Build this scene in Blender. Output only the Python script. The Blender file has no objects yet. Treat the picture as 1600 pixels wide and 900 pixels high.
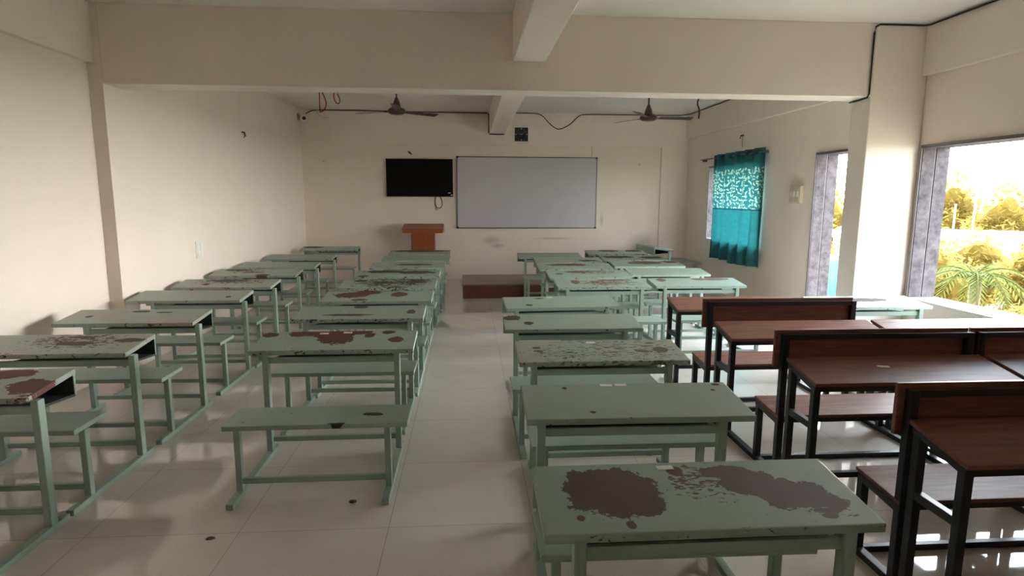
import bpy, bmesh, math, random
from mathutils import Vector, Matrix
random.seed(7)
SC = bpy.context.scene
COL = SC.collection

# ------------------------------------------------------------------ helpers
def lin(c):
    c /= 255.0
    return c / 12.92 if c <= 0.04045 else ((c + 0.055) / 1.055) ** 2.4
def rgb(r, g, b): return (lin(r), lin(g), lin(b), 1.0)

class MB:
    """collects shapes into one mesh"""
    def __init__(s): s.bm = bmesh.new()
    def hexa(s, p, bev=0.0, mat=0):
        """8 points: bottom 4 (ccw), top 4"""
        t = bmesh.new()
        v = [t.verts.new(q) for q in p]
        for f in ((3, 2, 1, 0), (4, 5, 6, 7), (0, 1, 5, 4), (1, 2, 6, 5), (2, 3, 7, 6), (3, 0, 4, 7)):
            t.faces.new([v[i] for i in f])
        bmesh.ops.recalc_face_normals(t, faces=t.faces[:])
        if bev > 0:
            bmesh.ops.bevel(t, geom=t.edges[:], offset=bev, segments=2, affect='EDGES', profile=0.5)
        for f in t.faces: f.material_index = mat
        s.merge(t); return s
    def box(s, x0, x1, y0, y1, z0, z1, bev=0.0, mat=0):
        return s.hexa([(x0, y0, z0), (x1, y0, z0), (x1, y1, z0), (x0, y1, z0),
                       (x0, y0, z1), (x1, y0, z1), (x1, y1, z1), (x0, y1, z1)], bev, mat)
    def merge(s, t):
        m = bpy.data.meshes.new('tmp'); t.to_mesh(m); t.free()
        s.bm.from_mesh(m); bpy.data.meshes.remove(m)
    def tube(s, pts, r, n=8, caps=True):
        pts = [Vector(p) for p in pts]
        rings = []
        up = Vector((0, 0, 1))
        for i, p in enumerate(pts):
            a = pts[max(i - 1, 0)]; b = pts[min(i + 1, len(pts) - 1)]
            d = (b - a).normalized()
            q = up if abs(d.dot(up)) < 0.95 else Vector((1, 0, 0))
            u = d.cross(q).normalized(); w = d.cross(u).normalized()
            rr = r[i] if isinstance(r, (list, tuple)) else r
            rings.append([s.bm.verts.new(p + (u * math.cos(2 * math.pi * k / n) + w * math.sin(2 * math.pi * k / n)) * rr) for k in range(n)])
        for i in range(len(rings) - 1):
            for k in range(n):
                f = s.bm.faces.new([rings[i][k], rings[i][(k + 1) % n], rings[i + 1][(k + 1) % n], rings[i + 1][k]])
                f.smooth = True
        if caps:
            s.bm.faces.new(rings[0][::-1]); s.bm.faces.new(rings[-1])
        return s
    def lathe(s, prof, c=(0, 0, 0), n=24):
        """prof: (r, z) list, about z"""
        rings = []
        for r, z in prof:
            rings.append([s.bm.verts.new((c[0] + r * math.cos(2 * math.pi * k / n), c[1] + r * math.sin(2 * math.pi * k / n), c[2] + z)) for k in range(n)])
        for i in range(len(rings) - 1):
            for k in range(n):
                f = s.bm.faces.new([rings[i][k], rings[i][(k + 1) % n], rings[i + 1][(k + 1) % n], rings[i + 1][k]])
                f.smooth = True
        s.bm.faces.new(rings[0][::-1]); s.bm.faces.new(rings[-1])
        return s
    def mesh(s, name, mats=()):
        bmesh.ops.recalc_face_normals(s.bm, faces=s.bm.faces[:])
        m = bpy.data.meshes.new(name); s.bm.to_mesh(m); s.bm.free()
        for q in mats: m.materials.append(q)
        return m
    def obj(s, name, mat, parent=None):
        return link(name, s.mesh(name, mat if isinstance(mat, (list, tuple)) else [mat]), parent)

def link(name, me, parent=None):
    o = bpy.data.objects.new(name, me); COL.objects.link(o)
    if parent: o.parent = parent
    return o
def smooth(pts, k=6):
    """catmull-rom through pts"""
    P = [Vector(p) for p in pts]; P = [P[0]] + P + [P[-1]]
    out = []
    for i in range(1, len(P) - 2):
        a, b, c, d = P[i - 1:i + 3]
        for j in range(k):
            t = j / k
            out.append(0.5 * ((2 * b) + (c - a) * t + (2 * a - 5 * b + 4 * c - d) * t * t + (3 * b - a - 3 * c + d) * t ** 3))
    out.append(P[-2]); return out
def tag(o, label, cat, group=None):
    o['label'] = label; o['category'] = cat
    if group: o['group'] = group
    return o
def empty(name, loc=(0, 0, 0), rz=0.0):
    o = bpy.data.objects.new(name, None); COL.objects.link(o)
    o.location = loc; o.rotation_euler = (0, 0, rz); o.empty_display_size = 0.1
    return o
def struct(o): o['kind'] = 'structure'; return o

# ------------------------------------------------------------------ materials
class NT:
    def __init__(s, name):
        s.m = bpy.data.materials.new(name); s.m.use_nodes = True
        s.t = s.m.node_tree; s.N = s.t.nodes; s.L = s.t.links
        s.b = s.N['Principled BSDF']; s.out = s.N['Material Output']
    def n(s, typ, **kw):
        q = s.N.new(typ)
        for k, v in kw.items():
            if k.startswith('i_'): q.inputs[k[2:].replace('_', ' ')].default_value = v
            else: setattr(q, k, v)
        return q
    def l(s, a, b): s.L.new(a, b)
    def math(s, op, a, b=None, clamp=False):
        q = s.N.new('ShaderNodeMath'); q.operation = op; q.use_clamp = clamp
        for i, v in enumerate((a, b)):
            if v is None: continue
            if isinstance(v, (int, float)): q.inputs[i].default_value = v
            else: s.l(v, q.inputs[i])
        return q.outputs[0]
    def vmath(s, op, a, b=None):
        q = s.N.new('ShaderNodeVectorMath'); q.operation = op
        for i, v in enumerate((a, b)):
            if v is None: continue
            if isinstance(v, (tuple, list)): q.inputs[i].default_value = v
            else: s.l(v, q.inputs[i])
        return q
    def noise(s, vec, scale, detail=4, rough=.55, dist=0.0, w=None):
        q = s.N.new('ShaderNodeTexNoise')
        if w is not None: q.noise_dimensions = '4D'; q.inputs['W'].default_value = w
        q.inputs['Scale'].default_value = scale; q.inputs['Detail'].default_value = detail
        q.inputs['Roughness'].default_value = rough; q.inputs['Distortion'].default_value = dist
        if vec is not None: s.l(vec, q.inputs['Vector'])
        return q.outputs['Fac']
    def ramp(s, fac, stops):
        q = s.N.new('ShaderNodeValToRGB'); e = q.color_ramp.elements
        while len(e) < len(stops): e.new(0.5)
        for k, (p, c) in enumerate(stops): e[k].position = p; e[k].color = c
        s.l(fac, q.inputs['Fac']); return q.outputs['Color']
    def mix(s, fac, a, b):
        q = s.N.new('ShaderNodeMix'); q.data_type = 'RGBA'
        for v, i in ((fac, q.inputs[0]), (a, q.inputs[6]), (b, q.inputs[7])):
            if isinstance(v, (int, float)) or isinstance(v, tuple): i.default_value = v
            else: s.l(v, i)
        return q.outputs[2]
    def coord(s, which='Object'): return s.N.new('ShaderNodeTexCoord').outputs[which]
    def bump(s, h, strength=.2, dist=.002):
        q = s.n('ShaderNodeBump', i_Strength=strength, i_Distance=dist)
        s.l(h, q.inputs['Height']); s.l(q.outputs[0], s.b.inputs['Normal'])
    def P(s, **kw):
        for k, v in kw.items(): s.b.inputs[k.replace('_', ' ')].default_value = v
        return s

def plain(name, col, rough=.5, metal=0.0, var=.08, scale=12.0, **kw):
    t = NT(name); t.P(Roughness=rough, Metallic=metal, **kw)
    f = t.noise(t.coord(), scale, 5)
    d = tuple(c * (1 - var) for c in col[:3]) + (1,); h = tuple(min(1, c * (1 + var)) for c in col[:3]) + (1,)
    t.l(t.ramp(f, [(.3, d), (.7, h)]), t.b.inputs['Base Color'])
    return t.m

def wall_mat(name, col):
    t = NT(name); t.P(Roughness=.55)
    c = t.coord()
    f = t.noise(c, 1.3, 5, .6); g = t.noise(c, 40, 3)
    t.l(t.ramp(f, [(.3, tuple(x * .95 for x in col[:3]) + (1,)), (.7, col)]), t.b.inputs['Base Color'])
    t.bump(g, .12, .003)
    return t.m

M = {}
M['wall'] = wall_mat('cream_wall_paint', rgb(236, 224, 213))
M['ceil'] = wall_mat('white_ceiling_paint', rgb(228, 224, 216))

# back wall: same paint with scuffs where chairs and hands rubbed it
t = NT('cream_wall_paint_scuffed'); t.P(Roughness=.55)
c = t.coord()
f = t.noise(c, 1.3, 5, .6)
base = t.ramp(f, [(.3, rgb(227, 215, 203)), (.7, rgb(234, 222, 210))])
m = None
for (x, z, rx, rz) in ((.50, .86, .33, .14), (.62, .74, .25, .08), (1.9, .90, .6, .04), (-3.06, 2.536, .05, .04), (3.763, 2.526, .05, .05), (2.95, 1.3, .06, .22), (3.9, .8, .5, .3)):
    v = t.vmath('SUBTRACT', c, (x, 0, z)).outputs[0]
    v = t.vmath('MULTIPLY', v, (1 / rx, 0, 1 / rz)).outputs[0]
    L = t.vmath('LENGTH', v).outputs['Value']
    m = L if m is None else t.math('MINIMUM', m, L)
n1 = t.noise(c, 9, 6, .7)
k = t.math('SUBTRACT', 1.15, t.math('ADD', m, t.math('MULTIPLY', n1, .6)))
k = t.math('MULTIPLY', k, .55, True)
t.l(t.mix(k, base, rgb(120, 112, 102)), t.b.inputs['Base Color'])
t.bump(t.noise(c, 40, 3), .12, .003)
M['wallb'] = t.m

# polished vitrified tile floor
t = NT('polished_vitrified_tiles')
c = t.coord()
br = t.n('ShaderNodeTexBrick', offset=0.0, squash=1.0)
br.inputs['Scale'].default_value = 1.0; br.inputs['Mortar Size'].default_value = .0018
br.inputs['Brick Width'].default_value = .8; br.inputs['Row Height'].default_value = .8
br.inputs['Color1'].default_value = rgb(219, 212, 203); br.inputs['Color2'].default_value = rgb(214, 207, 198); br.inputs['Mortar'].default_value = rgb(168, 158, 146)
mp = t.n('ShaderNodeMapping'); mp.inputs['Location'].default_value = (.45 + .8 * 10, -3.1 + 8.0, 0)
t.l(c, mp.inputs['Vector']); t.l(mp.outputs[0], br.inputs['Vector'])
d1 = t.noise(c, 1.1, 6, .65); d2 = t.noise(c, 5.5, 6, .7)
dirt = t.math('MULTIPLY', t.math('SUBTRACT', t.math('ADD', d1, t.math('MULTIPLY', d2, .5)), .80), 1.1, True)
t.l(t.mix(dirt, br.outputs['Color'], rgb(172, 161, 147)), t.b.inputs['Base Color'])
t.l(t.math('ADD', .015, t.math('MULTIPLY', d2, .05)), t.b.inputs['Roughness'])
t.P(Specular_IOR_Level=.9)
M['floor'] = t.m

GREEN_A, GREEN_B = rgb(153, 173, 161), rgb(135, 154, 143)
def paint(name, under=rgb(74, 52, 46), blobs=(), speck=0.0, seed=0.0, grey=0.3, flecks=(), edge=False):
    """chipped green enamel over a brown undercoat; blobs = (x, y, rx, ry) worn patches in the top's own coordinates"""
    t = NT(name); t.P(Roughness=.42)
    c = t.coord()
    base = t.mix(t.noise(c, 7, 5, .6, w=seed), GREEN_A, GREEN_B)
    gr = t.math('MULTIPLY', t.math('SUBTRACT', t.noise(c, 3.2, 6, .7, w=seed + 3), .40), 3.0 * grey, True)
    base = t.mix(gr, base, rgb(160, 156, 142))
    w1 = t.noise(c, 9, 6, .68, w=seed + 1); w2 = t.noise(c, 32, 5, .65, .4, w=seed + 2)
    wob = t.math('ADD', t.math('MULTIPLY', t.math('SUBTRACT', w1, .5), 1.5), t.math('MULTIPLY', t.math('SUBTRACT', w2, .5), .8))
    mask = None
    if blobs:
        m = None
        for (x, y, rx, ry) in blobs:
            v = t.vmath('MULTIPLY', t.vmath('SUBTRACT', c, (x, y, 0)).outputs[0], (1 / rx, 1 / ry, 0)).outputs[0]
            L = t.vmath('LENGTH', v).outputs['Value']
            m = L if m is None else t.math('MINIMUM', m, L)
        mask = t.math('LESS_THAN', t.math('ADD', m, wob), 1.0)
    th = t.math('SUBTRACT', .70 - .12 * speck, 0.0)
    for fk in flecks:
        x, y, rx, ry = fk[:4]; amp = fk[4] if len(fk) > 4 else .20
        v = t.vmath('MULTIPLY', t.vmath('SUBTRACT', c, (x, y, 0)).outputs[0], (1 / rx, 1 / ry, 0)).outputs[0]
        L = t.vmath('LENGTH', v).outputs['Value']
        th = t.math('SUBTRACT', th, t.math('MULTIPLY', t.math('SUBTRACT', 1.3, L, True), amp))
    sp3 = t.n('ShaderNodeSeparateXYZ'); t.l(c, sp3.inputs[0])
    if edge: th = t.math('SUBTRACT', th, t.math('MULTIPLY', t.math('LESS_THAN', sp3.outputs[1], .008), .06))
    if edge: th = t.math('SUBTRACT', th, t.math('MULTIPLY', t.math('GREATER_THAN', t.math('ABSOLUTE', sp3.outputs[0]), .550), .04))
    vec = t.vmath('MULTIPLY', c, (.6, 1.6, 1.0)).outputs[0]
    sp = t.math('GREATER_THAN', t.noise(vec, 27, 5, .62, 1.3, w=seed + 9), th)
    mask = sp if mask is None else t.math('MAXIMUM', mask, sp)
    u2 = t.mix(t.noise(c, 14, 4, .6, w=seed + 5), under, tuple(x * .75 for x in under[:3]) + (1,))
    t.l(t.mix(mask, base, u2), t.b.inputs['Base Color'])
    t.l(t.math('ADD', .42, t.math('MULTIPLY', mask, .22)), t.b.inputs['Roughness'])
    t.bump(t.math('SUBTRACT', 1.0, mask), .35, .0015)
    return t.m
M['green'] = paint('green_enamel', blobs=(), speck=-.4, seed=1.0, grey=.1)
M['shelf_shade'] = plain('painted_shelf_shade', rgb(44, 54, 50), .6, 0, .2)  # shade inside the desk box, painted as a darker colour

# brown laminate
t = NT('brown_laminate'); t.P(Roughness=.48, Specular_IOR_Level=.35)
c = t.coord()
v = t.vmath('MULTIPLY', c, (.8, 9, 9)).outputs[0]
g = t.noise(v, 3.0, 6, .6, 1.2)
t.l(t.ramp(g, [(.3, rgb(102, 63, 51)), (.55, rgb(126, 83, 68)), (.75, rgb(138, 96, 80))]), t.b.inputs['Base Color'])
M['brown'] = t.m
M['steel'] = plain('black_enamelled_steel', rgb(17, 18, 25), .38, 0, .15)
t = NT('orange_wood'); t.P(Roughness=.4)
v = t.vmath('MULTIPLY', t.coord(), (9, 9, .8)).outputs[0]
t.l(t.ramp(t.noise(v, 3.0, 6, .6, 1.0), [(.3, rgb(124, 63, 27)), (.7, rgb(152, 82, 40))]), t.b.inputs['Base Color'])
M['orange'] = t.m
M['platform'] = plain('maroon_painted_wood', rgb(104, 62, 52), .45, 0, .15, 5)
M['platform_top'] = plain('worn_brown_board', rgb(138, 112, 98), .45, 0, .12, 5)
M['black'] = plain('black_plastic', rgb(16, 16, 17), .35, 0, .1)
t = NT('dark_screen'); t.P(Base_Color=rgb(5, 5, 6), Roughness=.4, Specular_IOR_Level=.15); M['screen'] = t.m
M['board'] = plain('whiteboard_enamel', rgb(192, 190, 198), .3, 0, .02, 3)
M['alu'] = plain('aluminium', rgb(120, 118, 120), .4, .8, .05)
M['white'] = plain('white_plastic', rgb(232, 229, 222), .4, 0, .02)
M['offw'] = plain('yellowed_plastic', rgb(196, 188, 170), .45, 0, .05)
M['greyp'] = plain('grey_plastic', rgb(150, 150, 148), .4, 0, .05)
M['silver'] = plain('silver_trim', rgb(200, 202, 200), .3, .6, .04)
M['cable'] = plain('black_cable', rgb(28, 26, 25), .5, 0, .1)
M['redwire'] = plain('red_wire', rgb(150, 42, 34), .5, 0, .1)
M['fan'] = plain('brown_fan_enamel', rgb(62, 44, 38), .35, .1, .1)
M['paper'] = plain('white_paper', rgb(235, 235, 228), .7, 0, .02)
M['rubber'] = plain('scuffed_feet', rgb(84, 78, 66), .7, 0, .15)
# granite lining
t = NT('grey_granite'); t.P(Roughness=.75, Specular_IOR_Level=.2)
c = t.coord()
t.l(t.ramp(t.noise(c, 9, 8, .75), [(.32, rgb(52, 48, 52)), (.5, rgb(82, 77, 82)), (.7, rgb(108, 102, 106))]), t.b.inputs['Base Color'])
M['granite'] = t.m
M['sill'] = plain('pale_stone_sill', rgb(214, 208, 200), .35, 0, .05)

# ------------------------------------------------------------------ room shell
XL, XLN, XR, YB, YR, ZC = -3.5, -3.63, 4.84, 13.2, -1.0, 3.6
TH = .27
struct(MB().box(-4.2, XR + TH, YR - .2, YB + .2, -.15, 0).obj('floor', M['floor']))
struct(MB().box(-4.2, XR + TH, YR - .2, YB + .2, ZC, ZC + .15).obj('ceiling', M['ceil']))
struct(MB().box(-4.2, XR + TH, YB, YB + .2, 0, ZC).obj('wall_back', M['wallb']))
struct(MB().box(XL - .3, XL, 6.25, YB, 0, ZC).box(XLN - .3, XLN, YR, 6.25, 0, ZC).obj('wall_left', M['wall']))
struct(MB().box(-4.2, XR + TH, YR - .2, YR, 0, ZC).obj('wall_rear', M['wall']))
# right wall with window openings: (y0, y1, z0, z1)
WIN = [(4.4, 6.20, .70, 2.36), (6.62, 8.16, .30, 2.42), (9.7, 11.9, .97, 2.42)]
wr = MB(); y = YR
for (a, b, z0, z1) in WIN:
    wr.box(XR, XR + TH, y, a, 0, ZC); wr.box(XR, XR + TH, a, b, 0, z0); wr.box(XR, XR + TH, a, b, z1, ZC); y = b
wr.box(XR, XR + TH, y, YB, 0, ZC)
struct(wr.obj('wall_right', M['wall']))
# beams, pillar and frame of the back wall
struct(MB().box(XL, 4.232, 6.25, 6.57, 2.865, ZC, .006).obj('trim_1', M['wall']))                 # main cross beam
struct(MB().box(.45, .78, YR, 6.25, 3.145, ZC, .012).box(.45, .78, 6.57, YB, 3.145, ZC, .012).obj('trim_2', M['wall']))
struct(MB().box(4.23, XR, 6.25, 6.56, 0, ZC, .012).obj('trim_3', M['wall']))                          # pillar
struct(MB().box(XLN, XLN + .07, YR, 6.25, 3.05, ZC, .008).obj('trim_4', M['wall']))
struct(MB().box(XR - .06, XR, YR, 6.25, 3.08, ZC, .008).box(XR - .06, XR, 6.56, YB, 3.08, ZC, .008).obj('trim_5', M['wall']))
struct(MB().box(-2.9, XR, YB - .03, YB, 2.90, ZC, .004).box(4.24, XR, YB - .03, YB, 0, 2.90, .004).obj('trim_6', M['wall']))

# windows: granite lined reveals with a sliding track, open to the outside
for k, (a, b, z0, z1) in enumerate(WIN):
    g = .02
    w = MB()
    xm = XR + .135
    for (x0, x1) in ((XR - .012, xm - .008), (xm + .008, XR + TH + .02)):
        w.box(x0, x1, a, a + g, z0, z1).box(x0, x1, b - g, b, z0, z1).box(x0, x1, a, b, z1 - g, z1)
    W = struct(w.obj('window_%d' % (k + 1), M['granite']))
    s = MB().box(XR - .03, XR + TH + .04, a, b, z0, z0 + .03, .004).obj('window_sill', M['sill'], W)
    tr = MB()
    tr.box(xm - .008, xm + .008, a, a + .012, z0 + .03, z1).box(xm - .008, xm + .008, b - .012, b, z0 + .03, z1).box(xm - .008, xm + .008, a, b, z1 - .012, z1)
    tr.box(XR - .022, XR - .012, a - .01, a + .012, z0, z1 + .01).box(XR - .022, XR - .012, b - .012, b + .01, z0, z1 + .01).box(XR - .022, XR - .012, a, b, z1 - .012, z1 + .01)
    tr.obj('window_track', M['alu'], W)

# ------------------------------------------------------------------ green desk-and-bench units
CACHE = {}
def cached(key, fn):
    if key not in CACHE: CACHE[key] = fn()
    return CACHE[key]
G = M['green']
def green_meshes():
    d = {}
    w, dp, zn, zf, th = .56, .40, .757, .80, .032
    d['desk_top'] = MB().hexa([(-w, 0, zn - th), (w, 0, zn - th), (w, dp, zf - th), (-w, dp, zf - th), (-w, 0, zn), (w, 0, zn), (w, dp, zf), (-w, dp, zf)], .004).mesh('green_desk_top', [G])
    d['front_panel'] = MB().hexa([(-w + .004, dp - .022, .640), (w - .004, dp - .022, .640), (w - .004, dp - .002, .640), (-w + .004, dp - .002, .640),
                                  (-w + .004, dp - .022, zf - th), (w - .004, dp - .022, zf - th), (w - .004, dp - .002, zf - th), (-w + .004, dp - .002, zf - th)], .002).mesh('green_front_panel', [G])
    h = .41
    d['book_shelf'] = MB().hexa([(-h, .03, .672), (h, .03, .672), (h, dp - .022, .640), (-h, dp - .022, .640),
                                 (-h, .03, .686), (h, .03, .686), (h, dp - .022, .654), (-h, dp - .022, .654)]).box(-h, h, dp - .030, dp - .0222, .645, .762).mesh('green_book_shelf', [M['shelf_shade']])  # thin back board added inside the panel to carry the painted shade
    d['shelf_rail'] = MB().box(-.445, .445, .012, .032, .664, .706, .003).mesh('green_shelf_rail', [G])
    d['leg'] = MB().box(-.02, .02, -.002, .050, .034, .740, .004).mesh('green_desk_leg', [G])
    d['leg_b'] = MB().box(-.019, .019, -.572, -.530, .034, .446, .004).mesh('green_bench_leg', [G])
    d['runner'] = MB().box(-.022, .022, -.74, .14, .0, .036, .004).mesh('green_runner', [G])
    d['seat'] = MB().box(-.535, .535, -.655, -.335, .446, .476, .004).mesh('green_bench_seat', [G])
    d['bar_a'] = MB().box(-.43, .43, -.566, -.538, .075, .110, .003).mesh('green_cross_bar', [G])
    d['bar_b'] = MB().box(-.43, .43, .026, .054, .095, .130, .003).mesh('green_cross_bar_far', [G])
    d['label'] = MB().box(-.032, .032, -.014, .014, 0, .0012).mesh('paper_label', [M['paper']])
    return d
GM = green_meshes()
n_green = 0
def green_unit(x, y, label, rz=0.0, dx=0.0, under=rgb(74, 52, 46), blobs=(), speck=.3, grey=.3, seat_blobs=(), flecks=(), stickers=(), seatdx=None):
    """x, y: centre of the near edge of the desk top"""
    global n_green
    n_green += 1
    r = empty('school_desk', (x - dx * math.cos(rz), y - dx * math.sin(rz), 0), rz)
    tag(r, label, 'desk', 'green two-seat school desks with benches')
    o = link('desk_top', GM['desk_top'], r); o.location.x = dx
    mt = paint('worn_green_top_%d' % n_green, under, blobs, speck, n_green * 3.7, grey, flecks, True)
    o.material_slots[0].link = 'OBJECT'; o.material_slots[0].material = mt
    for (sx, sy) in stickers:
        s = link('paper_label', GM['label'], o); s.location = (sx, sy, .7575 + sy * .1075); s.rotation_euler = (math.atan(.1075), 0, random.uniform(-.1, .1))
        s['label'] = 'small white paper label'
    q = link('front_panel', GM['front_panel'], r); q.location.x = dx
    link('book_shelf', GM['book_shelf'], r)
    link('shelf_rail', GM['shelf_rail'], r)
    for s in (-.445, .445):
        a = link('leg', GM['leg'], r); a.location.x = s
        a = link('bench_leg', GM['leg_b'], r); a.location.x = s
        a = link('runner', GM['runner'], r); a.location.x = s
    link('cross_bar', GM['bar_a'], r); link('cross_bar', GM['bar_b'], r)
    q = link('bench_seat', GM['seat'], r); q.location.x = dx * .5 if seatdx is None else seatdx
    if seat_blobs:
        q.material_slots[0].link = 'OBJECT'; q.material_slots[0].material = paint('worn_seat_%d' % n_green, rgb(40, 34, 30), seat_blobs, .2, n_green * 2.1, .2)
    return r

RB = rgb(96, 52, 42); DK = rgb(72, 62, 56)
# left column, along the wall
A = -2.858; aw = -.15
green_unit(A, 3.16, 'nearest green desk by the left wall, big brown worn patch on its end', 0, aw, RB, [(.47, .157, .12, .10), (.26, .334, .12, .07), (.1, .1, .1, .05)], .2, 1.5, flecks=[(.52, .06, .1, .1)])
green_unit(A, 4.07, 'second green desk from the camera along the left wall, long narrow brown streaks across top', 0, aw, rgb(84, 62, 54), [(.115, .203, .13, .04), (.447, .26, .10, .04), (.09, .337, .1, .025)], .2, 1.5, flecks=[(.1, .25, .4, .2)])
green_unit(A, 5.06, 'third green desk from the camera along the left wall, beside the pilaster, mostly unworn', 0, aw, DK, [(-.377, .195, .032, .03), (-.01, .33, .09, .03), (.2, .3, .07, .02)], .2, 1.3)
green_unit(A - .02, 6.16, 'fourth green desk from the camera along the left wall, one dark chip', 0, aw, DK, [(.4, .13, .03, .03)], .15, 1.0)
green_unit(A, 7.05, 'fifth green desk from the camera along the left wall, grey scraped top', 0, aw, DK, [(-.05, .33, .23, .04), (-.22, .149, .044, .05)], .4, 1.3, flecks=[(0, .3, .5, .15)])
green_unit(A - .01, 8.09, 'sixth green desk from the camera along the left wall, dark chipped bands on top', 0, aw, rgb(80, 58, 50), [(-.32, .34, .15, .05), (.125, .04, .1, .05), (-.05, .2, .15, .03)], .3, 1.2, flecks=[(-.2, .3, .3, .15)])
green_unit(A + .01, 9.0, 'seventh green desk from the camera along the left wall, plain faded top', 0, aw, DK, (), .3, .7)
green_unit(A - .01, 10.25, 'eighth green desk from the camera along the left wall, faded narrow-looking top', 0, aw, DK, (), .3, .7)
green_unit(-2.76, 11.95, 'green desk standing apart in the back left corner below the security camera', .0, aw, DK, [(-.35, .3, .2, .08)], .4, .7)
# second column, left of the aisle
B = -.95
green_unit(B, 4.08, 'first green desk left of the aisle, bench in full view, red-brown patch across its top', .006, 0, rgb(92, 50, 42),
           [(-.10, .375, .29, .10), (-.01, .24, .12, .13), (.22, .299, .04, .05), (.42, .2, .05, .06), (-.50, .33, .06, .05), (.35, .36, .05, .04), (-.3, .33, .07, .05), (.11, .365, .12, .05)], .4, .1,
           [(.315, -.50, .06, .028), (.12, -.645, .05, .012)], stickers=[(-.12, .345), (.05, .36)], seatdx=.04)
green_unit(B - .01, 5.14, 'second green desk of the column left of the aisle, grey-green top lightly flecked', 0, 0, DK, [(.44, .206, .035, .06), (-.04, .36, .07, .04), (-.1, .12, .2, .03)], .5, .5)
green_unit(B + .01, 6.03, 'third green desk of the column left of the aisle, two red-brown patches on top', 0, 0, rgb(98, 58, 46), [(-.28, .24, .17, .11), (-.13, .33, .15, .07), (.2, .26, .09, .09), (-.17, .06, .08, .04)], .3, .2)
green_unit(B, 6.92, 'fourth green desk of the column left of the aisle, black streaky chips over the top', 0, 0, rgb(60, 50, 46), [(-.06, .25, .10, .05), (.34, .33, .1, .05), (-.35, .34, .08, .05), (.1, .04, .15, .03)], .4, .3, flecks=[(-.06, .22, .4, .25), (.35, .3, .2, .2)])
green_unit(B, 7.9, 'fifth green desk left of the aisle, round dark spot at its left corner', 0, 0, rgb(62, 54, 50), [(-.44, .05, .075, .045), (-.2, .3, .28, .08), (.22, .26, .26, .08)], .5, .4)
green_unit(B + .03, 8.96, 'sixth green desk of the column left of the aisle, dull grey top', 0, 0, DK, [(.1, .2, .3, .05)], .5, .9)
green_unit(B + .06, 10.0, 'seventh green desk left of the aisle, second one before the lectern', 0, 0, DK, (), .3, .7)
green_unit(B + .04, 11.05, 'last green desk of the column left of the aisle, directly in front of the lectern', 0, 0, rgb(92, 78, 68), [(0, .3, .5, .1)], .4, .7)
# column right of the aisle
green_unit(.79, 1.716, 'green desk nearest the camera with two large dark maroon patches on its top', .0, 0, rgb(88, 66, 62),
           [(-.29, .22, .165, .15), (-.37, .262, .095, .10), (-.21, .135, .085, .06), (.237, .248, .135, .085), (.343, .179, .13, .085), (.43, .129, .075, .05), (.155, .325, .095, .04), (-.275, .038, .018, .022), (.4, .05, .03, .015), (-.43, .08, .014, .016), (-.03, .34, .03, .03)], .1, .1, flecks=[(.03, .26, .15, .15), (.42, .08, .1, .05)], stickers=[(-.06, .362)])
green_unit(.83, 2.695, 'plain unworn green desk, second from the camera right of the aisle', -.012, .045, DK, [(-.33, .348, .012, .016), (-.23, .066, .018, .016), (.50, .37, .02, .014), (.46, .3, .012, .01)], .0, .5, stickers=[(-.1, .375), (-.02, .378)], seatdx=.02)
green_unit(.878, 3.69, 'third desk from the camera right of the aisle, its green top covered in grey scuffs', .0, .02, rgb(92, 84, 78), [(-.42, .2, .03, .02), (-.42, .26, .025, .02), (.42, .2, .05, .05), (.28, .18, .05, .02)], .5, 1.6, flecks=[(.1, .22, .55, .3, .10), (-.3, .12, .2, .12, .06), (.40, .2, .1, .14, .06)], stickers=[(-.03, .35)])
green_unit(.848, 4.655, 'fourth green desk right of the aisle, with a dark hooked chip at its left corner', .0, .03, rgb(66, 58, 52), [(-.49, .30, .07, .07), (-.36, .16, .038, .04)], .15, .6)
green_unit(.915, 5.60, 'fifth green desk right of the aisle, slightly turned, standing before the brown benches', .06, .02, DK, [(-.33, .10, .036, .03), (-.2, .33, .05, .02)], .2, .3, stickers=[(-.08, .36)])
# front block on the right, left half
MR = rgb(110, 84, 78)
green_unit(1.60, 6.87, 'pale flecked green desk with maroon blotch, left one in nearest row of the far-right block', .0, 0, MR, [(-.31, .262, .055, .10), (.19, .35, .2, .03)], .3, .3, flecks=[(.1, .22, .5, .2)])
green_unit(1.62, 7.78, 'flecked green desk, left one in second row of the far-right block', .02, 0, MR, [(-.13, .3, .16, .05), (-.4, .2, .06, .04)], .3, .3, flecks=[(.1, .3, .5, .15)])
green_unit(1.585, 8.67, 'green desk with long maroon band, left one in third row of the far-right block', 0, 0, MR, [(-.08, .3, .34, .08)], .6, .4)
green_unit(1.64, 9.56, 'grey-green desk, left one in fourth row of the far-right block', 0, 0, DK, [(.3, .15, .15, .06)], .4, .8)
green_unit(1.44, 10.45, 'green desk close in front of the low maroon platform', 0, 0, DK, (), .3, .8)
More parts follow.
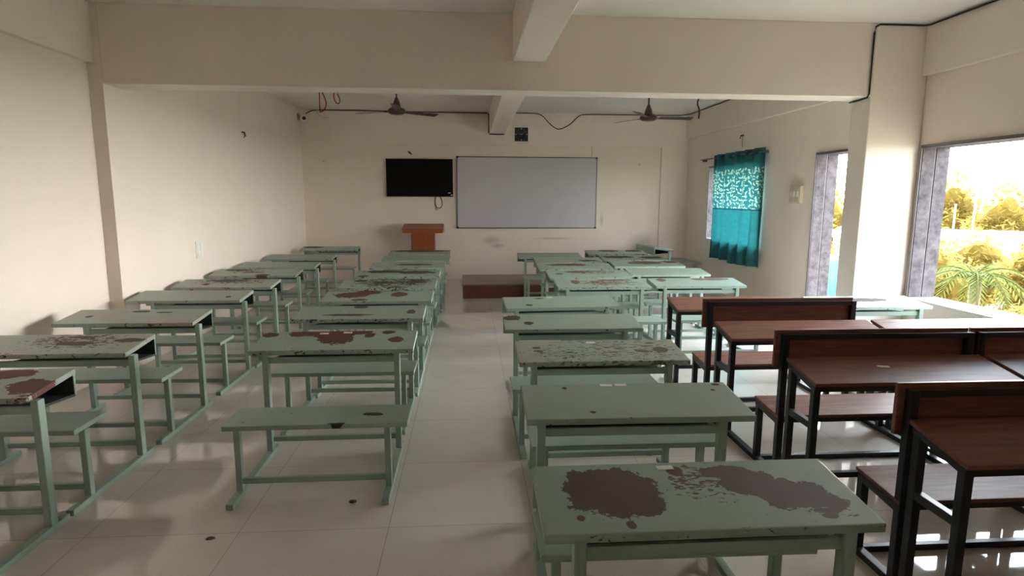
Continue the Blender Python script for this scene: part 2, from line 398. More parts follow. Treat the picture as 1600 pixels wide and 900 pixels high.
# right half
green_unit(2.79, 6.93, 'pale green desk with a maroon patch at its far right, behind the first brown desk', 0, 0, MR, [(.3, .33, .2, .06), (.08, .33, .1, .05), (-.4, .3, .06, .08)], .1, .05)
green_unit(2.78, 8.0, 'clean pale green desk, right one in second row of the far-right block', 0, 0, MR, (), .08, .05)
green_unit(2.79, 9.0, 'green desk with long maroon patch, right one in third row of the far-right block', 0, 0, MR, [(-.02, .26, .28, .11), (.42, .3, .12, .07)], .2, .2)
green_unit(2.83, 9.95, 'green desk with dark worn areas, right one in fourth row of the far-right block', 0, 0, DK, [(-.25, .25, .28, .1), (.3, .2, .2, .08)], .6, .7)
green_unit(2.79, 11.0, 'worn green desk in the front row below the right end of the whiteboard', 0, 0, DK, [(-.12, .31, .19, .1), (.37, .3, .15, .09)], .6, .6)
green_unit(4.13, 12.50, 'green desk turned sideways in the back right corner, front panel facing the room', math.pi / 2 + .06, 0, DK, (), .2, .6)
green_unit(3.99, 5.48, 'pale green desk beside the window, beyond the second brown bench', 0, 0, DK, [(.0, .25, .3, .06)], .3, .3)

# ------------------------------------------------------------------ brown benches with backrests and black frames
def brown_meshes():
    d = {}
    w = .635; S = [M['steel']]; Bw = [M['brown']]
    zn, zf, dp, th = .757, .825, .33, .022
    d['top'] = MB().hexa([(-w, 0, zn - th), (w, 0, zn - th), (w, dp, zf - th), (-w, dp, zf - th), (-w, 0, zn), (w, 0, zn), (w, dp, zf), (-w, dp, zf)], .004).mesh('brown_desk_top', Bw)
    fr = MB()
    for s in (-1, 1):
        x0, x1 = sorted((s * (w - .045), s * (w - .005)))
        fr.hexa([(x0, .012, zn - th - .034), (x1, .012, zn - th - .034), (x1, dp - .02, zf - th - .034), (x0, dp - .02, zf - th - .034),
                 (x0, .012, zn - th + .001), (x1, .012, zn - th + .001), (x1, dp - .02, zf - th - .001), (x0, dp - .02, zf - th - .001)])
    fr.box(-w + .02, w - .02, .012, .042, zn - th - .032, zn - th + .002).box(-w + .02, w - .02, dp - .06, dp - .03, zf - th - .042, zf - th - .008)
    d['frame'] = fr.mesh('desk_frame', S)
    d['legn'] = MB().box(-.02, .02, .01, .05, .03, .72, .003).mesh('desk_leg_near', S)
    d['legf'] = MB().box(-.02, .02, .26, .30, .03, .765, .003).mesh('desk_leg_far', S)
    d['str'] = MB().box(-.018, .018, .05, .27, .475, .515, .003).mesh('side_stretcher', S)
    d['foot'] = MB().box(-w + .04, w - .04, .015, .045, .175, .21, .003).mesh('foot_rail', S)
    d['run'] = MB().box(-.022, .022, -.71, .31, 0, .035, .003).mesh('steel_runner', S)
    d['xr'] = MB().box(-w + .04, w - .04, -.455, -.42, .003, .035, .003).mesh('floor_cross_rail', S)
    d['seat'] = MB().hexa([(-w, -.72, .405), (w, -.72, .405), (w, -.40, .432), (-w, -.40, .432), (-w, -.72, .425), (w, -.72, .425), (w, -.40, .452), (-w, -.40, .452)], .004).mesh('brown_seat', Bw)
    sf = MB()
    for s in (-1, 1):
        x0, x1 = sorted((s * (w - .04), s * (w)))
        sf.hexa([(x0, -.70, .366), (x1, -.70, .366), (x1, -.42, .395), (x0, -.42, .395), (x0, -.70, .406), (x1, -.70, .406), (x1, -.42, .430), (x0, -.42, .430)])
    sf.box(-w + .03, w - .03, -.70, -.67, .370, .406).box(-w + .03, w - .03, -.45, -.42, .392, .427)
    d['sframe'] = sf.mesh('seat_frame', S)
    d['sleg'] = MB().box(-.02, .02, -.457, -.417, .03, .40, .003).mesh('seat_leg', S)
    d['post'] = MB().box(-.021, .021, -.722, -.682, .03, .955, .003).mesh('back_post', S)
    d['bar'] = MB().box(-w + .04, w - .04, -.717, -.687, .920, .955, .003).mesh('back_bar', S)
    d['back'] = MB().box(-w - .034, w - .01, -.682, -.660, .735, .978, .004).mesh('brown_backrest', Bw)
    return d
BMs = brown_meshes()
def brown_unit(x0, y, label):
    w = .635
    r = empty('brown_bench_desk', (x0 + w, y, 0))
    tag(r, label, 'desk', 'brown bench desks with black steel frames')
    for nm, k in (('desk_top', 'top'), ('desk_frame', 'frame'), ('foot_rail', 'foot'), ('floor_rail', 'xr'), ('seat', 'seat'), ('seat_frame', 'sframe'), ('backrest', 'back'), ('back_bar', 'bar')):
        link(nm, BMs[k], r)
    for s in (-1, 1):
        for nm, k in (('leg', 'legn'), ('leg', 'legf'), ('side_stretcher', 'str'), ('runner', 'run'), ('seat_leg', 'sleg'), ('back_post', 'post')):
            q = link(nm, BMs[k], r); q.location.x = s * (w - .022)
    return r
EX, FX = 1.965, 3.275
brown_unit(EX, 5.43, 'farthest brown bench desk, its backrest in front of the window-side green desk')
brown_unit(EX, 4.25, 'second brown bench desk from the far end in the column beside the green desks')
e3 = brown_unit(EX, 3.154, 'third brown bench desk from the far end, small pale mark on its wide top')
q = MB().box(-.035, .035, -.009, .009, 0, .0012).obj('paper_scrap', M['paper'], e3); q.location = (-.10, .19, .7575 + .19 * .206); q.rotation_euler = (math.atan(.206), 0, -.25); q['label'] = 'pale paper scrap'
brown_unit(EX, 2.10, 'brown bench desk closest to the camera at the lower right edge of the picture')
brown_unit(FX, 4.25, 'brown bench desk directly under the window sill, bright daylight on its top')
brown_unit(FX, 3.154, 'brown bench desk by the window, cut off by the right edge of the picture')

# ------------------------------------------------------------------ front of the room
r = empty('lectern', (-.95, 12.72, 0)); tag(r, 'orange-brown wooden lectern with thick overhanging top in front of the back wall', 'lectern')
MB().box(-.245, .245, -.16, .18, .06, 1.08, .006).obj('body', M['orange'], r)
MB().box(-.30, .30, -.22, .24, 0, .07, .006).obj('base', M['orange'], r)
MB().hexa([(-.41, -.27, 1.06), (.41, -.27, 1.06), (.43, .27, 1.06), (-.43, .27, 1.06), (-.42, -.27, 1.15), (.42, -.27, 1.15), (.42, .27, 1.235), (-.42, .27, 1.235)], .006).obj('reading_top', M['orange'], r)
r = empty('teaching_platform', (.95, 11.2, 0)); tag(r, 'low maroon wooden platform on the floor below the whiteboard', 'platform')
MB().box(-1.06, 1.2, -.58, .75, 0, .235, .006).obj('platform_body', M['platform'], r)
MB().box(-1.08, 1.22, -.60, .76, .235, .262, .006).obj('platform_deck', M['platform_top'], r)

r = empty('wall_tv', (-1.04, YB, 2.203)); tag(r, 'black flat television on the back wall left of the whiteboard', 'television')
MB().box(-.71, .71, -.075, -.035, -.40, .40, .006).obj('casing', M['black'], r)
MB().box(-.697, .697, -.078, -.074, -.382, .388, .001).obj('screen', M['screen'], r)
MB().box(-.25, .25, -.036, -.0, -.2, .2, .004).obj('wall_bracket', M['black'], r)
MB().box(.60, .66, -.0795, -.0775, -.325, -.305).box(.66, .70, -.0795, -.0775, -.372, -.35).obj('corner_sticker', M['offw'], r)
tag(MB().tube(smooth([(-.70, YB - .03, 1.82), (-.72, YB - .02, 1.72), (-.70, YB - .02, 1.60), (-.63, YB - .02, 1.56), (-.57, YB - .02, 1.62), (-.58, YB - .02, 1.74), (-.62, YB - .03, 1.81)]), .008).obj('hanging_lead', M['cable']), 'short looped black lead hanging below the television', 'cable')
tag(MB().tube([(-1.27, YB, 2.745), (-1.25, YB - .035, 2.74), (-1.2, YB - .03, 2.69)], [.02, .022, .012]).obj('wall_plug', M['black']), 'small black plug on the wall above the television', 'plug')

r = empty('whiteboard', (1.28, YB, 1.896)); tag(r, 'large plain whiteboard with thin metal frame on the back wall', 'whiteboard')
w, h = 1.535, .772
MB().box(-w + .01, w - .01, -.028, -.004, -h + .01, h - .01).obj('writing_surface', M['board'], r)
fr = MB()
for s in (-1, 1):
    fr.box(-w, w, -.036, 0, *sorted((s * h, s * (h - .022))), .003)
    fr.box(*sorted((s * w, s * (w - .022))), -.036, 0, -h, h, .003)
fr.obj('frame', M['alu'], r)
for sx in (-1, 1):
    for sz in (-1, 1):
        MB().box(*sorted((sx * (w + .004), sx * (w - .04))), -.041, 0, *sorted((sz * (h + .004), sz * (h - .04))), .004).obj('corner_cap', M['black'], r)
tag(MB().tube([(2.69, YB - .012, 2.89), (2.695, YB - .012, 2.72), (2.67, YB - .015, 2.665)], .006).obj('board_string', M['offw']), 'thin pale cord running up the wall from the whiteboard', 'cord')

r = empty('wall_clock', (1.14, YB - .03, 3.135), 0); tag(r, 'square black wall clock with silver rim above the whiteboard', 'clock')
MB().box(-.172, .172, -.040, 0, -.172, .172, .015).obj('rim', M['white'], r)
MB().box(-.145, .145, -.043, -.03, -.145, .145, .004).obj('dial', M['black'], r)
mk = MB()
for k in range(12):
    a = k * math.pi / 6; rr = .115; s = .014 if k % 3 == 0 else .006
    mk.box(rr * math.sin(a) - s, rr * math.sin(a) + s, -.0455, -.042, rr * math.cos(a) - s, rr * math.cos(a) + s)
mk.obj('hour_marks', M['greyp'], r)
def hand(ang, ln, wd, nm):
    d = Vector((math.sin(ang), 0, math.cos(ang))); p = Vector((d.z, 0, -d.x)) * wd
    a = -d * .02; b = d * ln; y0 = Vector((0, -.048, 0)); y1 = Vector((0, -.044, 0))
    MB().hexa([a - p + y0, a + p + y0, a + p + y1, a - p + y1, b - p * .5 + y0, b + p * .5 + y0, b + p * .5 + y1, b - p * .5 + y1]).obj(nm, M['greyp'], r)
hand(math.radians(-75), .075, .007, 'hour_hand'); hand(math.radians(55), .105, .005, 'minute_hand')

# ceiling fans
def fan(x, y, label, angs, zc):
    r = empty('ceiling_fan', (x, y, 0)); tag(r, label, 'fan', 'brown ceiling fans')
    MB().lathe([(.045, ZC), (.062, ZC - .02), (.035, ZC - .10), (.018, ZC - .125)]).obj('ceiling_canopy', M['fan'], r)
    MB().tube([(0, 0, ZC - .10), (0, 0, zc + .13)], .013, 12).obj('down_rod', M['fan'], r)
    MB().lathe([(.018, zc + .20), (.05, zc + .12), (.062, zc + .06), (.055, zc + .045)]).obj('lower_canopy', M['fan'], r)
    MB().lathe([(.05, zc + .055), (.11, zc + .035), (.135, zc + .005), (.13, zc - .03), (.09, zc - .05), (.03, zc - .055)]).obj('motor', M['fan'], r)
    for a in angs:
        b = MB(); c, s = math.cos(a), math.sin(a)
        def R(u, v, z): return (u * c - v * s, u * s + v * c, z)
        u0, u1 = .17, .71
        b.hexa([R(.10, -.022, zc - .012), R(u0 + .04, -.03, zc - .01), R(u0 + .04, .03, zc - .01), R(.10, .022, zc - .012),
                R(.10, -.022, zc - .004), R(u0 + .04, -.03, zc - .002), R(u0 + .04, .03, zc - .002), R(.10, .022, zc - .004)])
        b.hexa([R(u0, -.052, zc + .0), R(u1, -.066, zc + .006), R(u1, .06, zc - .022), R(u0, .05, zc - .018),
                R(u0, -.052, zc + .005), R(u1, -.066, zc + .011), R(u1, .06, zc - .017), R(u0, .05, zc - .013)], .002)
        b.obj('blade', M['fan'], r)
fan(-1.08, 9.5, 'brown three-blade ceiling fan left of the ceiling beam, above the television', [math.radians(k) for k in (35, 155, 275)], 3.09)
fan(2.82, 9.5, 'brown three-blade ceiling fan right of the ceiling beam, above the whiteboard', [math.radians(k) for k in (0, 120, 240)], 3.045)

# security camera
r = empty('mounted_security_camera', (XL, 13.0, 3.42)); tag(r, 'small grey security camera high in the back left corner', 'camera')
MB().box(0, .03, -.06, .06, -.07, .07, .008).obj('wall_plate', M['greyp'], r)
q = MB().lathe([(.05, -.14), (.065, -.12), (.065, .04), (.05, .05)], n=20).obj('housing', M['white'], r); q.location = (.12, -.02, -.02); q.rotation_euler = (math.radians(-80), 0, math.radians(20))
l = MB().lathe([(.036, -.155), (.038, -.13), (.02, -.12)], n=20).obj('lens', M['black'], q)
MB().tube([(.02, 0, .0), (.08, 0, -.01), (.12, 0, .0)], .018).obj('arm', M['greyp'], r)

# cables
yb = YB - .045
pts = [(-3.36, YB - .1, 3.50), (-3.25, yb, 3.57), (-3.08, yb, 3.585), (-2.29, yb, 3.583), (-1.5, yb, 3.575), (-.3, yb, 3.57), (.40, yb, 3.57), (.44, yb, 3.55), (.442, yb, 3.35), (.442, yb, 3.16), (.46, yb, 3.135), (.62, yb, 3.13), (.775, yb, 3.132)]
tag(MB().tube(pts, .010).obj('wall_cable', M['cable']), 'black cable along the top of the back wall from the security camera to the beam', 'cable')
pts = smooth([(.79, yb, 3.575), (1.05, yb, 3.577), (1.45, yb, 3.575), (1.60, yb, 3.52), (1.72, yb, 3.40), (1.88, yb, 3.275), (2.0, yb, 3.262), (2.19, yb, 3.36), (2.38, yb, 3.53), (2.55, yb, 3.57), (3.2, yb, 3.572), (3.8, yb, 3.575), (4.4, yb, 3.57), (4.70, yb - .1, 3.58), (4.76, 12.6, 3.583), (4.77, 11.0, 3.58), (4.77, 9.0, 3.583), (4.77, 6.62, 3.585)], 4)
tag(MB().tube(pts, .009).obj('wall_cable', M['cable']), 'black cable sagging in a dip along the back wall right of the beam', 'cable')
pts = [(4.765, 4.0, 3.578), (4.765, 5.4, 3.578), (4.765, 6.18, 3.58), (4.74, 6.235, 3.585), (4.5, 6.235, 3.585), (4.26, 6.235, 3.585), (4.215, 6.235, 3.56), (4.205, 6.235, 3.50), (4.205, 6.235, 3.2), (4.205, 6.235, 2.89), (4.195, 6.245, 2.855), (4.205, 6.40, 2.85), (4.205, 6.56, 2.85)]
tag(MB().tube(pts, .009).obj('wall_cable', M['cable']), 'black cable bent around the pillar top and along the right wall by the ceiling', 'cable')

# loose wires hanging from the ceiling
def wire(pts, label, mat, rad=.007):
    tag(MB().tube(smooth(pts), rad, 6).obj('hanging_wire', mat), label, 'wire', 'loose wires hanging from the ceiling')
wire([(-2.215, 9.5, ZC), (-2.22, 9.5, 3.35), (-2.225, 9.5, 3.10), (-2.21, 9.49, 3.06), (-2.15, 9.49, 3.10), (-2.13, 9.5, 3.2), (-2.17, 9.5, 3.32), (-2.205, 9.5, 3.38)], 'red wire dangling in a long loop left of the left fan', M['redwire'], .009)
wire([(-2.235, 9.45, 3.14), (-2.25, 9.44, 3.04), (-2.20, 9.44, 2.99), (-2.10, 9.44, 2.965)], 'thin pale wire end trailing below the red wire', M['offw'], .006)
wire([(-1.99, 9.5, ZC), (-2.0, 9.5, 3.40), (-2.01, 9.5, 3.28), (-1.98, 9.5, 3.20), (-1.94, 9.5, 3.19), (-1.925, 9.5, 3.24), (-1.96, 9.5, 3.33)], 'short red wire curled into a ring near the left fan', M['redwire'], .009)
wire([(3.63, 9.5, ZC), (3.62, 9.5, 3.38), (3.60, 9.5, 3.27), (3.635, 9.5, 3.16), (3.63, 9.5, 3.04)], 'dark wire hanging straight down right of the right fan', M['fan'], .012)

# switch plates and hooks
r = empty('switch_plate', (XL, 8.04, 1.11)); tag(r, 'white switch plate on the left wall above the fifth desk', 'switch')
MB().box(0, .012, -.095, .095, -.11, .11, .003).obj('plate', M['white'], r)
for k in (-.045, .045):
    MB().box(.010, .020, k - .03, k + .03, -.08, .08, .003).obj('rocker', M['white'], r)
r = empty('switch_board', (XR, 8.6, 1.855)); tag(r, 'yellowed electric switch board on the right wall beside the tall window', 'switch')
MB().box(-.05, 0, -.15, .15, -.125, .125, .006).obj('box', M['offw'], r)
MB().box(-.056, -.048, -.13, .13, -.105, .105, .003).obj('cover', M['offw'], r)
for k in (-.08, 0, .08):
    MB().box(-.063, -.054, k - .02, k + .02, -.03, .05, .002).obj('rocker', M['white'], r)
tag(MB().tube([(XL, 9.81, 2.78), (XL + .04, 9.81, 2.775), (XL + .05, 9.81, 2.72), (XL + .03, 9.81, 2.70)], .014).obj('wall_hook', M['black']), 'black metal hook high on the left wall', 'hook')
tag(MB().tube([(XR, 10.5, 2.90), (XR - .05, 10.5, 2.89), (XR - .06, 10.5, 2.84)], .014).tube([(XR - .02, 10.5, 2.88), (XR - .015, 10.5, 2.70)], .004).obj('wall_hook', M['black']), 'dark hook with a bit of string on the right wall above the curtain', 'hook')

# scraps on the floor
def scrap(x, y, r, label, sd):
    rg = random.Random(sd); b = MB()
    b.lathe([(r, 0), (r * 1.05, .003), (r * .7, .008), (r * .2, .011)], n=9)
    for v in b.bm.verts:
        k = rg.uniform(.75, 1.25); v.co.x *= k * 1.3; v.co.y *= k
    o = b.obj('floor_scrap', M['rubber']); o.location = (x, y, 0); tag(o, label, 'litter', 'scraps of litter on the floor')
scrap(-.70, 3.40, .018, 'small dark scrap on the floor in front of the first bench', 1)
scrap(-1.38, 3.05, .016, 'tiny dark scrap on the floor at the lower left, in the walkway', 2)
# ------------------------------------------------------------------ curtain
r = empty('curtain_rod', (XR, 10.8, 2.55)); tag(r, 'thin dark curtain rod on the right wall', 'curtain rod')
MB().tube([(-.085, -1.25, .0), (-.085, 1.42, .02)], .012).obj('rod', M['alu'], r)
for yy in (-1.235, 1.30):
    MB().box(-.09, 0, yy - .012, yy + .012, -.02, .02, .003).obj('rod_bracket', M['alu'], r)
t = NT('teal_curtain_cloth')
c = t.coord()
base = t.mix(t.noise(t.vmath('MULTIPLY', c, (1, 1, 2.2)).outputs[0], 9, 5, .6), rgb(34, 112, 116), rgb(22, 76, 82))
vo = t.n('ShaderNodeTexVoronoi'); vo.inputs['Scale'].default_value = 15.0; vo.inputs['Randomness'].default_value = .75
flat = t.vmath('MULTIPLY', c, (0, 1, 1)).outputs[0]
t.l(flat, vo.inputs['Vector'])
sep = t.n('ShaderNodeSeparateColor'); t.l(vo.outputs['Color'], sep.inputs[0])
dv = t.vmath('SUBTRACT', t.vmath('MULTIPLY', flat, (15, 15, 15)).outputs[0], t.vmath('MULTIPLY', vo.outputs['Position'], (15, 15, 15)).outputs[0]).outputs[0]
rot = t.n('ShaderNodeVectorRotate', rotation_type='X_AXIS'); t.l(dv, rot.inputs['Vector']); t.l(t.math('MULTIPLY', sep.outputs[0], 6.28), rot.inputs['Angle'])
sx = t.n('ShaderNodeSeparateXYZ'); t.l(rot.outputs[0], sx.inputs[0])
# curved leaf: narrow across, long along, bent
bend = t.math('ADD', sx.outputs[1], t.math('MULTIPLY', t.math('MULTIPLY', sx.outputs[2], sx.outputs[2]), .8))
el = t.math('ADD', t.math('POWER', t.math('MULTIPLY', t.math('ABSOLUTE', bend), 5.5), 2.0), t.math('POWER', t.math('MULTIPLY', t.math('ABSOLUTE', sx.outputs[2]), 2.1), 2.0))
leaf = t.math('LESS_THAN', el, 1.0)
sc = t.n('ShaderNodeSeparateXYZ'); t.l(c, sc.inputs[0])
band = t.math('MULTIPLY', t.math('GREATER_THAN', sc.outputs[2], 1.62), t.math('LESS_THAN', sc.outputs[2], 2.32))
leaf = t.math('MULTIPLY', leaf, band)
seam = t.math('LESS_THAN', t.math('ABSOLUTE', t.math('SUBTRACT', sc.outputs[2], 1.605)), .012)
colr = t.mix(leaf, base, rgb(140, 176, 160))
colr = t.mix(seam, colr, rgb(10, 62, 70))
t.l(colr, t.b.inputs['Base Color']); t.P(Roughness=.7)
tl = t.n('ShaderNodeBsdfTranslucent'); t.l(colr, tl.inputs['Color'])
mx = t.n('ShaderNodeMixShader'); mx.inputs[0].default_value = .17
t.l(t.b.outputs[0], mx.inputs[1]); t.l(tl.outputs[0], mx.inputs[2]); t.l(mx.outputs[0], t.out.inputs['Surface'])
M['curtain'] = t.m
bm = bmesh.new(); NY, NZ = 110, 40
grid = []
for j in range(NZ + 1):
    v = j / NZ; z = 2.62 - v * (2.62 - .645)
    row = []
    for i in range(NY + 1):
        u = i / NY
        y0 = 9.52 + .03 * v; y1 = 11.55 - .02 * v
        yy = y0 + (y1 - y0) * u
        ph = u * 2 * math.pi * 5.5
        am = .036 + .014 * v
        xx = XR - .085 + am * math.sin(ph + .5 * math.sin(2.3 * v + u * 4)) + .008 * math.sin(ph * 2.3 + v * 5)
        zz = z + (.012 * math.sin(u * 9 + 1) + .008 * math.sin(u * 23)) * v
        row.append(bm.verts.new((xx, yy, zz)))
    grid.append(row)
for j in range(NZ):
    for i in range(NY):
        bm.faces.new([grid[j][i], grid[j][i + 1], grid[j + 1][i + 1], grid[j + 1][i]]).smooth = True
me = bpy.data.meshes.new('curtain'); bm.to_mesh(me); bm.free(); me.materials.append(M['curtain'])
cur = link('curtain', me); tag(cur, 'teal curtain with a band of pale leaf print hanging over the far window', 'curtain')
for k in range(6):
    yy = 9.72 + k * .33
    bpy_t = MB()
    pts = [(XR - .122, yy + .034 * math.cos(a), 2.553 + .034 * math.sin(a)) for a in [2 * math.pi * i / 16 for i in range(17)]]
    bpy_t.tube(pts, .008, 6).obj('eyelet', M['black'], cur)

# ------------------------------------------------------------------ outside
M['leafy'] = None
def leaf_mat(name, a, b):
    t = NT(name); t.P(Roughness=.8, Specular_IOR_Level=.05)
    oi = t.n('ShaderNodeNewGeometry')
    f = t.math('ADD', t.math('MULTIPLY', oi.outputs['Random Per Island'], .55), t.math('MULTIPLY', t.noise(t.coord(), 7, 3), .5))
    colr = t.ramp(f, [(0.0, a), (1.0, b)])
    t.l(colr, t.b.inputs['Base Color'])
    tl = t.n('ShaderNodeBsdfTranslucent'); t.l(colr, tl.inputs['Color'])
    mx = t.n('ShaderNodeMixShader'); mx.inputs[0].default_value = .45
    t.l(t.b.outputs[0], mx.inputs[1]); t.l(tl.outputs[0], mx.inputs[2]); t.l(mx.outputs[0], t.out.inputs['Surface'])
    return t.m
LM1 = leaf_mat('sunlit_leaves', rgb(98, 88, 40), rgb(158, 136, 72)); LM2 = leaf_mat('green_leaves', rgb(52, 66, 34), rgb(104, 108, 54))
M['trunk'] = plain('tree_bark', rgb(92, 76, 60), .9, 0, .2)
GZ = -3.6
def crown(c, rx, ry, rz, n, size, rng):
    b = MB()
    core = bmesh.new(); bmesh.ops.create_icosphere(core, subdivisions=3, radius=1.0)
    for v in core.verts:
        p = v.co
        k = .72 * (1 + .20 * math.sin(p.x * 6 + c[0]) * math.sin(p.y * 5 + c[1]) + .15 * math.sin(p.z * 9) + rng.uniform(-.07, .07))
        v.co = Vector((c[0] + p.x * rx * k, c[1] + p.y * ry * k, c[2] + p.z * rz * k))
    b.merge(core)
    for k in range(n):
        while True:
            p = Vector((rng.uniform(-1, 1), rng.uniform(-1, 1), rng.uniform(-1, 1)))
            if .6 < p.length < 1: break
        wob = 1 + .22 * math.sin(p.x * 6 + c[0]) * math.sin(p.y * 5 + c[1]) + .15 * math.sin(p.z * 9)
        q = Vector((c[0] + p.x * rx * wob, c[1] + p.y * ry * wob, c[2] + p.z * rz * wob))
        d = Vector((rng.uniform(-1, 1), rng.uniform(-1, 1), rng.uniform(-.6, .9))).normalized()
        u = d.cross(Vector((.3, .5, .8))).normalized()
        s = size * rng.uniform(.6, 1.3)
        vs = [b.bm.verts.new(v) for v in (q - d * s, q + u * s * .35, q + d * s, q - u * s * .35)]
        b.bm.faces.new(vs)
    return b
def tree(x, y, h, rx, rz, label, mat, n=2600, size=.18):
    rng = random.Random(int(x * 100 + y * 7))
    r = empty('leafy_tree', (x, y, GZ)); tag(r, label, 'tree', 'sunlit trees outside the windows')
    MB().tube([(0, 0, 0), (.05, .05, h * .5), (.0, .1, h * .85)], [.16, .12, .05]).obj('trunk', M['trunk'], r)
    crown((0, 0, h - rz), rx, rx, rz, n, size, rng).obj('foliage', mat, r)
tree(21.0, 27.4, 5.3, 1.35, 1.9, 'yellow-green tree on the skyline behind the taller pole', LM1, 2600, .17)
tree(24.6, 25.9, 5.8, 1.45, 2.2, 'yellow-green tree at the right end of the skyline through the near window', LM1, 2600, .17)
tree(26.2, 31.0, 6.4, 1.6, 2.4, 'yellow-green tree farthest off, between the crowns of the skyline trees', LM1, 2600, .18)
tree(16.5, 27.0, 5.9, 1.7, 2.4, 'yellow-green tree seen through the tall window slit beside the pillar', LM1)
tree(10.6, 18.2, 4.9, 1.3, 2.2, 'yellow tree nearer the house seen low in the tall window slit', LM1, 2600, .14)
def shrub(x, y, h, r0, label, mat, n=2200):
    rng = random.Random(int(x * 31 + y * 17))
    r = empty('leafy_shrub', (x, y, GZ)); tag(r, label, 'shrub', 'shrubs below the near window')
    MB().tube([(0, 0, 0), (.03, 0, h * .7)], [.07, .03]).obj('stem', M['trunk'], r)
    crown((0, 0, h - r0 * 1.1), r0, r0, r0 * 1.2, n, .10, rng).obj('foliage', mat, r)
shrub(12.75, 15.5, 4.1, .95, 'yellow bush behind the palm on its left', LM1)
shrub(15.7, 17.4, 4.2, 1.0, 'yellow bush directly behind the palm', LM1)
shrub(14.8, 14.5, 4.2, .85, 'yellow bush behind the palm at the right edge of the window', LM1)
shrub(6.75, 8.35, 3.4, .42, 'low yellow bush by the window jamb', LM1, 1400)
shrub(8.0, 8.5, 3.45, .45, 'low orange-yellow bush just outside the sill', LM1, 1400)
shrub(9.25, 9.3, 3.5, .45, 'low bush outside the sill near the edge of the picture', LM1, 1400)
# palm
r = empty('palm_plant', (10.3, 11.4, GZ)); tag(r, 'green palm with arching fronds outside the near window', 'palm')
MB().tube([(0, 0, 0), (.04, 0, 3.85)], [.14, .10]).obj('trunk', M['trunk'], r)
rng = random.Random(3)
for k in range(16):
    a = k * 2.4 + rng.uniform(-.2, .2); ln = rng.uniform(.9, 1.25); up = rng.uniform(.2, .9)
    b = MB(); P = []
    for i in range(9):
        s = i / 8
        P.append(Vector((math.cos(a) * ln * s, math.sin(a) * ln * s, 3.85 + up * s * 1.2 - 1.1 * s * s * ln)))
    b.tube(P, [.015 * (1 - .8 * i / 8) + .003 for i in range(9)], 5)
    side = Vector((-math.sin(a), math.cos(a), 0))
    for i in range(1, 9):
        for sgn in (-1, 1):
            for f in (0, .5):
                p = P[i - 1].lerp(P[i], f); d = (P[i] - P[i - 1]).normalized()
                q = p + side * sgn * .26 * (1 - .5 * i / 8) + d * .16 - Vector((0, 0, .07))
                vs = [b.bm.verts.new(v) for v in (p, (p + q) / 2 + d * .025, q, (p + q) / 2 - d * .025)]
                b.bm.faces.new(vs)
    b.obj('frond', LM2, r)
# low white building and poles
M['pwall'] = plain('whitewashed_wall', rgb(228, 222, 210), .8, 0, .05, 2)
M['roofw'] = plain('pale_roof_sheet', rgb(222, 220, 214), .6, 0, .04, 2)
r = empty('low_building', (18.2, 20.0, GZ)); r.rotation_euler = (0, 0, math.radians(-42)); tag(r, 'long low whitewashed building among the trees outside the near window', 'building')
MB().box(-4.5, 4.5, -1.5, 1.5, 0, 4.0).obj('walls', M['pwall'], r)
MB().hexa([(-4.8, -1.9, 3.98), (4.8, -1.9, 3.98), (4.8, 1.8, 4.15), (-4.8, 1.8, 4.15), (-4.8, -1.9, 4.05), (4.8, -1.9, 4.05), (4.8, 1.8, 4.25), (-4.8, 1.8, 4.25)]).obj('roof', M['roofw'], r)
for k in (-2.6, .4, 2.8):
    MB().box(k - .3, k + .3, -1.53, -1.48, 2.7, 3.6).obj('window', M['greyp'], r)
for (x, y, z1, lb) in ((20.1, 23.6, 1.6, 'shorter thin white pole rising beyond the low building'), (19.8, 22.3, 2.0, 'taller thin white pole rising beyond the low building')):
    tag(MB().tube([(x, y, GZ), (x, y, z1)], .032).obj('street_pole', M['pwall']), lb, 'pole')
r = empty('water_drum', (7.15, 11.15, GZ)); tag(r, 'teal drum on a stand seen at the bottom of the tall window slit', 'drum')
M['teal'] = plain('teal_plastic', rgb(60, 140, 150), .5)
MB().lathe([(.28, 3.0), (.32, 3.02), (.32, 4.15), (.2, 4.3), (.1, 4.32)]).obj('drum', M['teal'], r)
MB().box(-.35, .35, -.35, .35, 0, 3.0, .01).obj('stand', M['pwall'], r)
gm = plain('dry_earth', rgb(112, 106, 82), .9, 0, .15, .3)
struct(MB().box(-60, 90, -60, 120, GZ - .3, GZ).obj('ground', gm))

# ------------------------------------------------------------------ light
wd = bpy.data.worlds.new('sky'); SC.world = wd; wd.use_nodes = True
nt = wd.node_tree; bg = nt.nodes['Background']
tc = nt.nodes.new('ShaderNodeTexCoord'); sp = nt.nodes.new('ShaderNodeSeparateXYZ'); rp = nt.nodes.new('ShaderNodeValToRGB')
nt.links.new(tc.outputs['Generated'], sp.inputs[0]); nt.links.new(sp.outputs[2], rp.inputs[0]); nt.links.new(rp.outputs[0], bg.inputs[0])
e = rp.color_ramp.elements
e[0].position = 0.0; e[0].color = (1.0, .96, .91, 1); e[1].position = .55; e[1].color = (.50, .60, .70, 1)
bg.inputs[1].default_value = 15.0
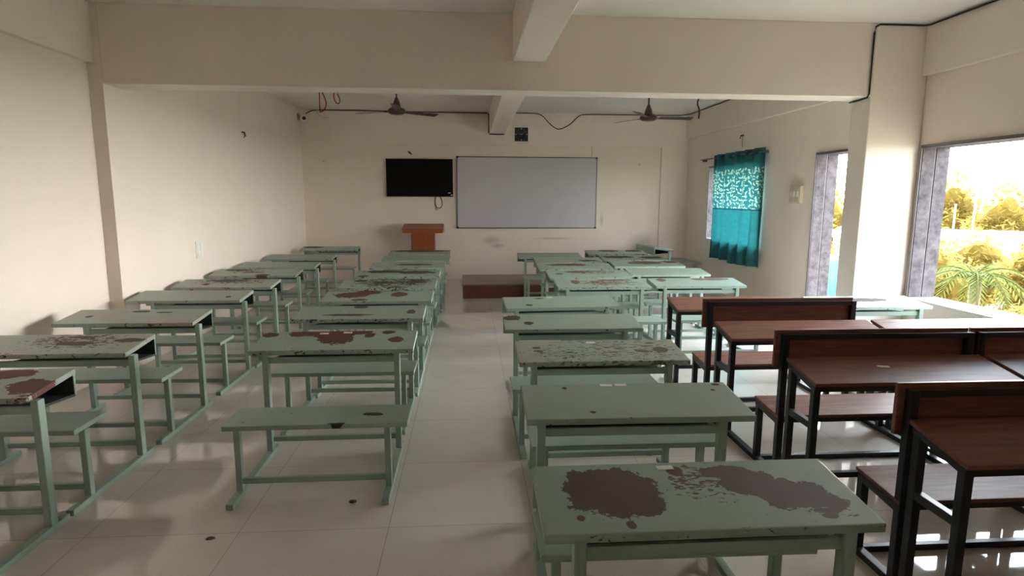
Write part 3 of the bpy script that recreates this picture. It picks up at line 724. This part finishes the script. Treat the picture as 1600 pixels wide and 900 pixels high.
# brighter towards the low sun, dimmer away from it
dp = nt.nodes.new('ShaderNodeVectorMath'); dp.operation = 'DOT_PRODUCT'; dp.inputs[1].default_value = (.62, .78, 0)
nt.links.new(tc.outputs['Generated'], dp.inputs[0])
mr = nt.nodes.new('ShaderNodeMapRange'); mr.inputs['From Min'].default_value = -.6; mr.inputs['From Max'].default_value = 1.0
mr.inputs['To Min'].default_value = 3.0; mr.inputs['To Max'].default_value = 21.0
nt.links.new(dp.outputs['Value'], mr.inputs['Value']); nt.links.new(mr.outputs[0], bg.inputs[1])
sun = bpy.data.lights.new('sun', 'SUN'); sun.energy = 6.0; sun.angle = math.radians(.6); sun.color = (1.0, .88, .70)
so = bpy.data.objects.new('sun', sun); COL.objects.link(so)
to_sun = Vector((.45, .75, .62)).normalized()
so.rotation_euler = to_sun.to_track_quat('Z', 'Y').to_euler()
so.location = (20, 20, 20)

# ------------------------------------------------------------------ camera (photo geometry: f = 935 px of 1600)
F, VPx, VPy, RL, H = 935.0, 732.0, 308.0, .0045, 1.8
dc = lambda u, v: Vector(((u - 800) / F, (v - 450) / F, 1.0))
Yc = dc(VPx, VPy).normalized(); hh = dc(VPx + 1000, VPy + 1000 * RL)
Zc = hh.cross(Yc).normalized()
if Zc.y > 0: Zc = -Zc
Xc = Yc.cross(Zc)
right = Vector((Xc.x, Yc.x, Zc.x)); down = Vector((Xc.y, Yc.y, Zc.y)); fwd = Vector((Xc.z, Yc.z, Zc.z))
cam = bpy.data.cameras.new('camera'); co = bpy.data.objects.new('camera', cam); COL.objects.link(co)
R = Matrix((right, -down, -fwd)).transposed()
co.matrix_world = Matrix.Translation((0, 0, H)) @ R.to_4x4()
cam.sensor_fit = 'HORIZONTAL'; cam.sensor_width = 36.0; cam.lens = F / 1600 * 36.0
cam.clip_start = .05; cam.clip_end = 500
SC.camera = co

vs = SC.view_settings
SC.display_settings.display_device = 'sRGB'
vs.view_transform = 'Standard'; vs.look = 'None'; vs.gamma = 1.0; vs.use_curve_mapping = False
vs.exposure = 1.5
SC.cycles.use_denoising = True
SC.cycles.max_bounces = 10; SC.cycles.diffuse_bounces = 6
SC.cycles.sample_clamp_indirect = 6.0
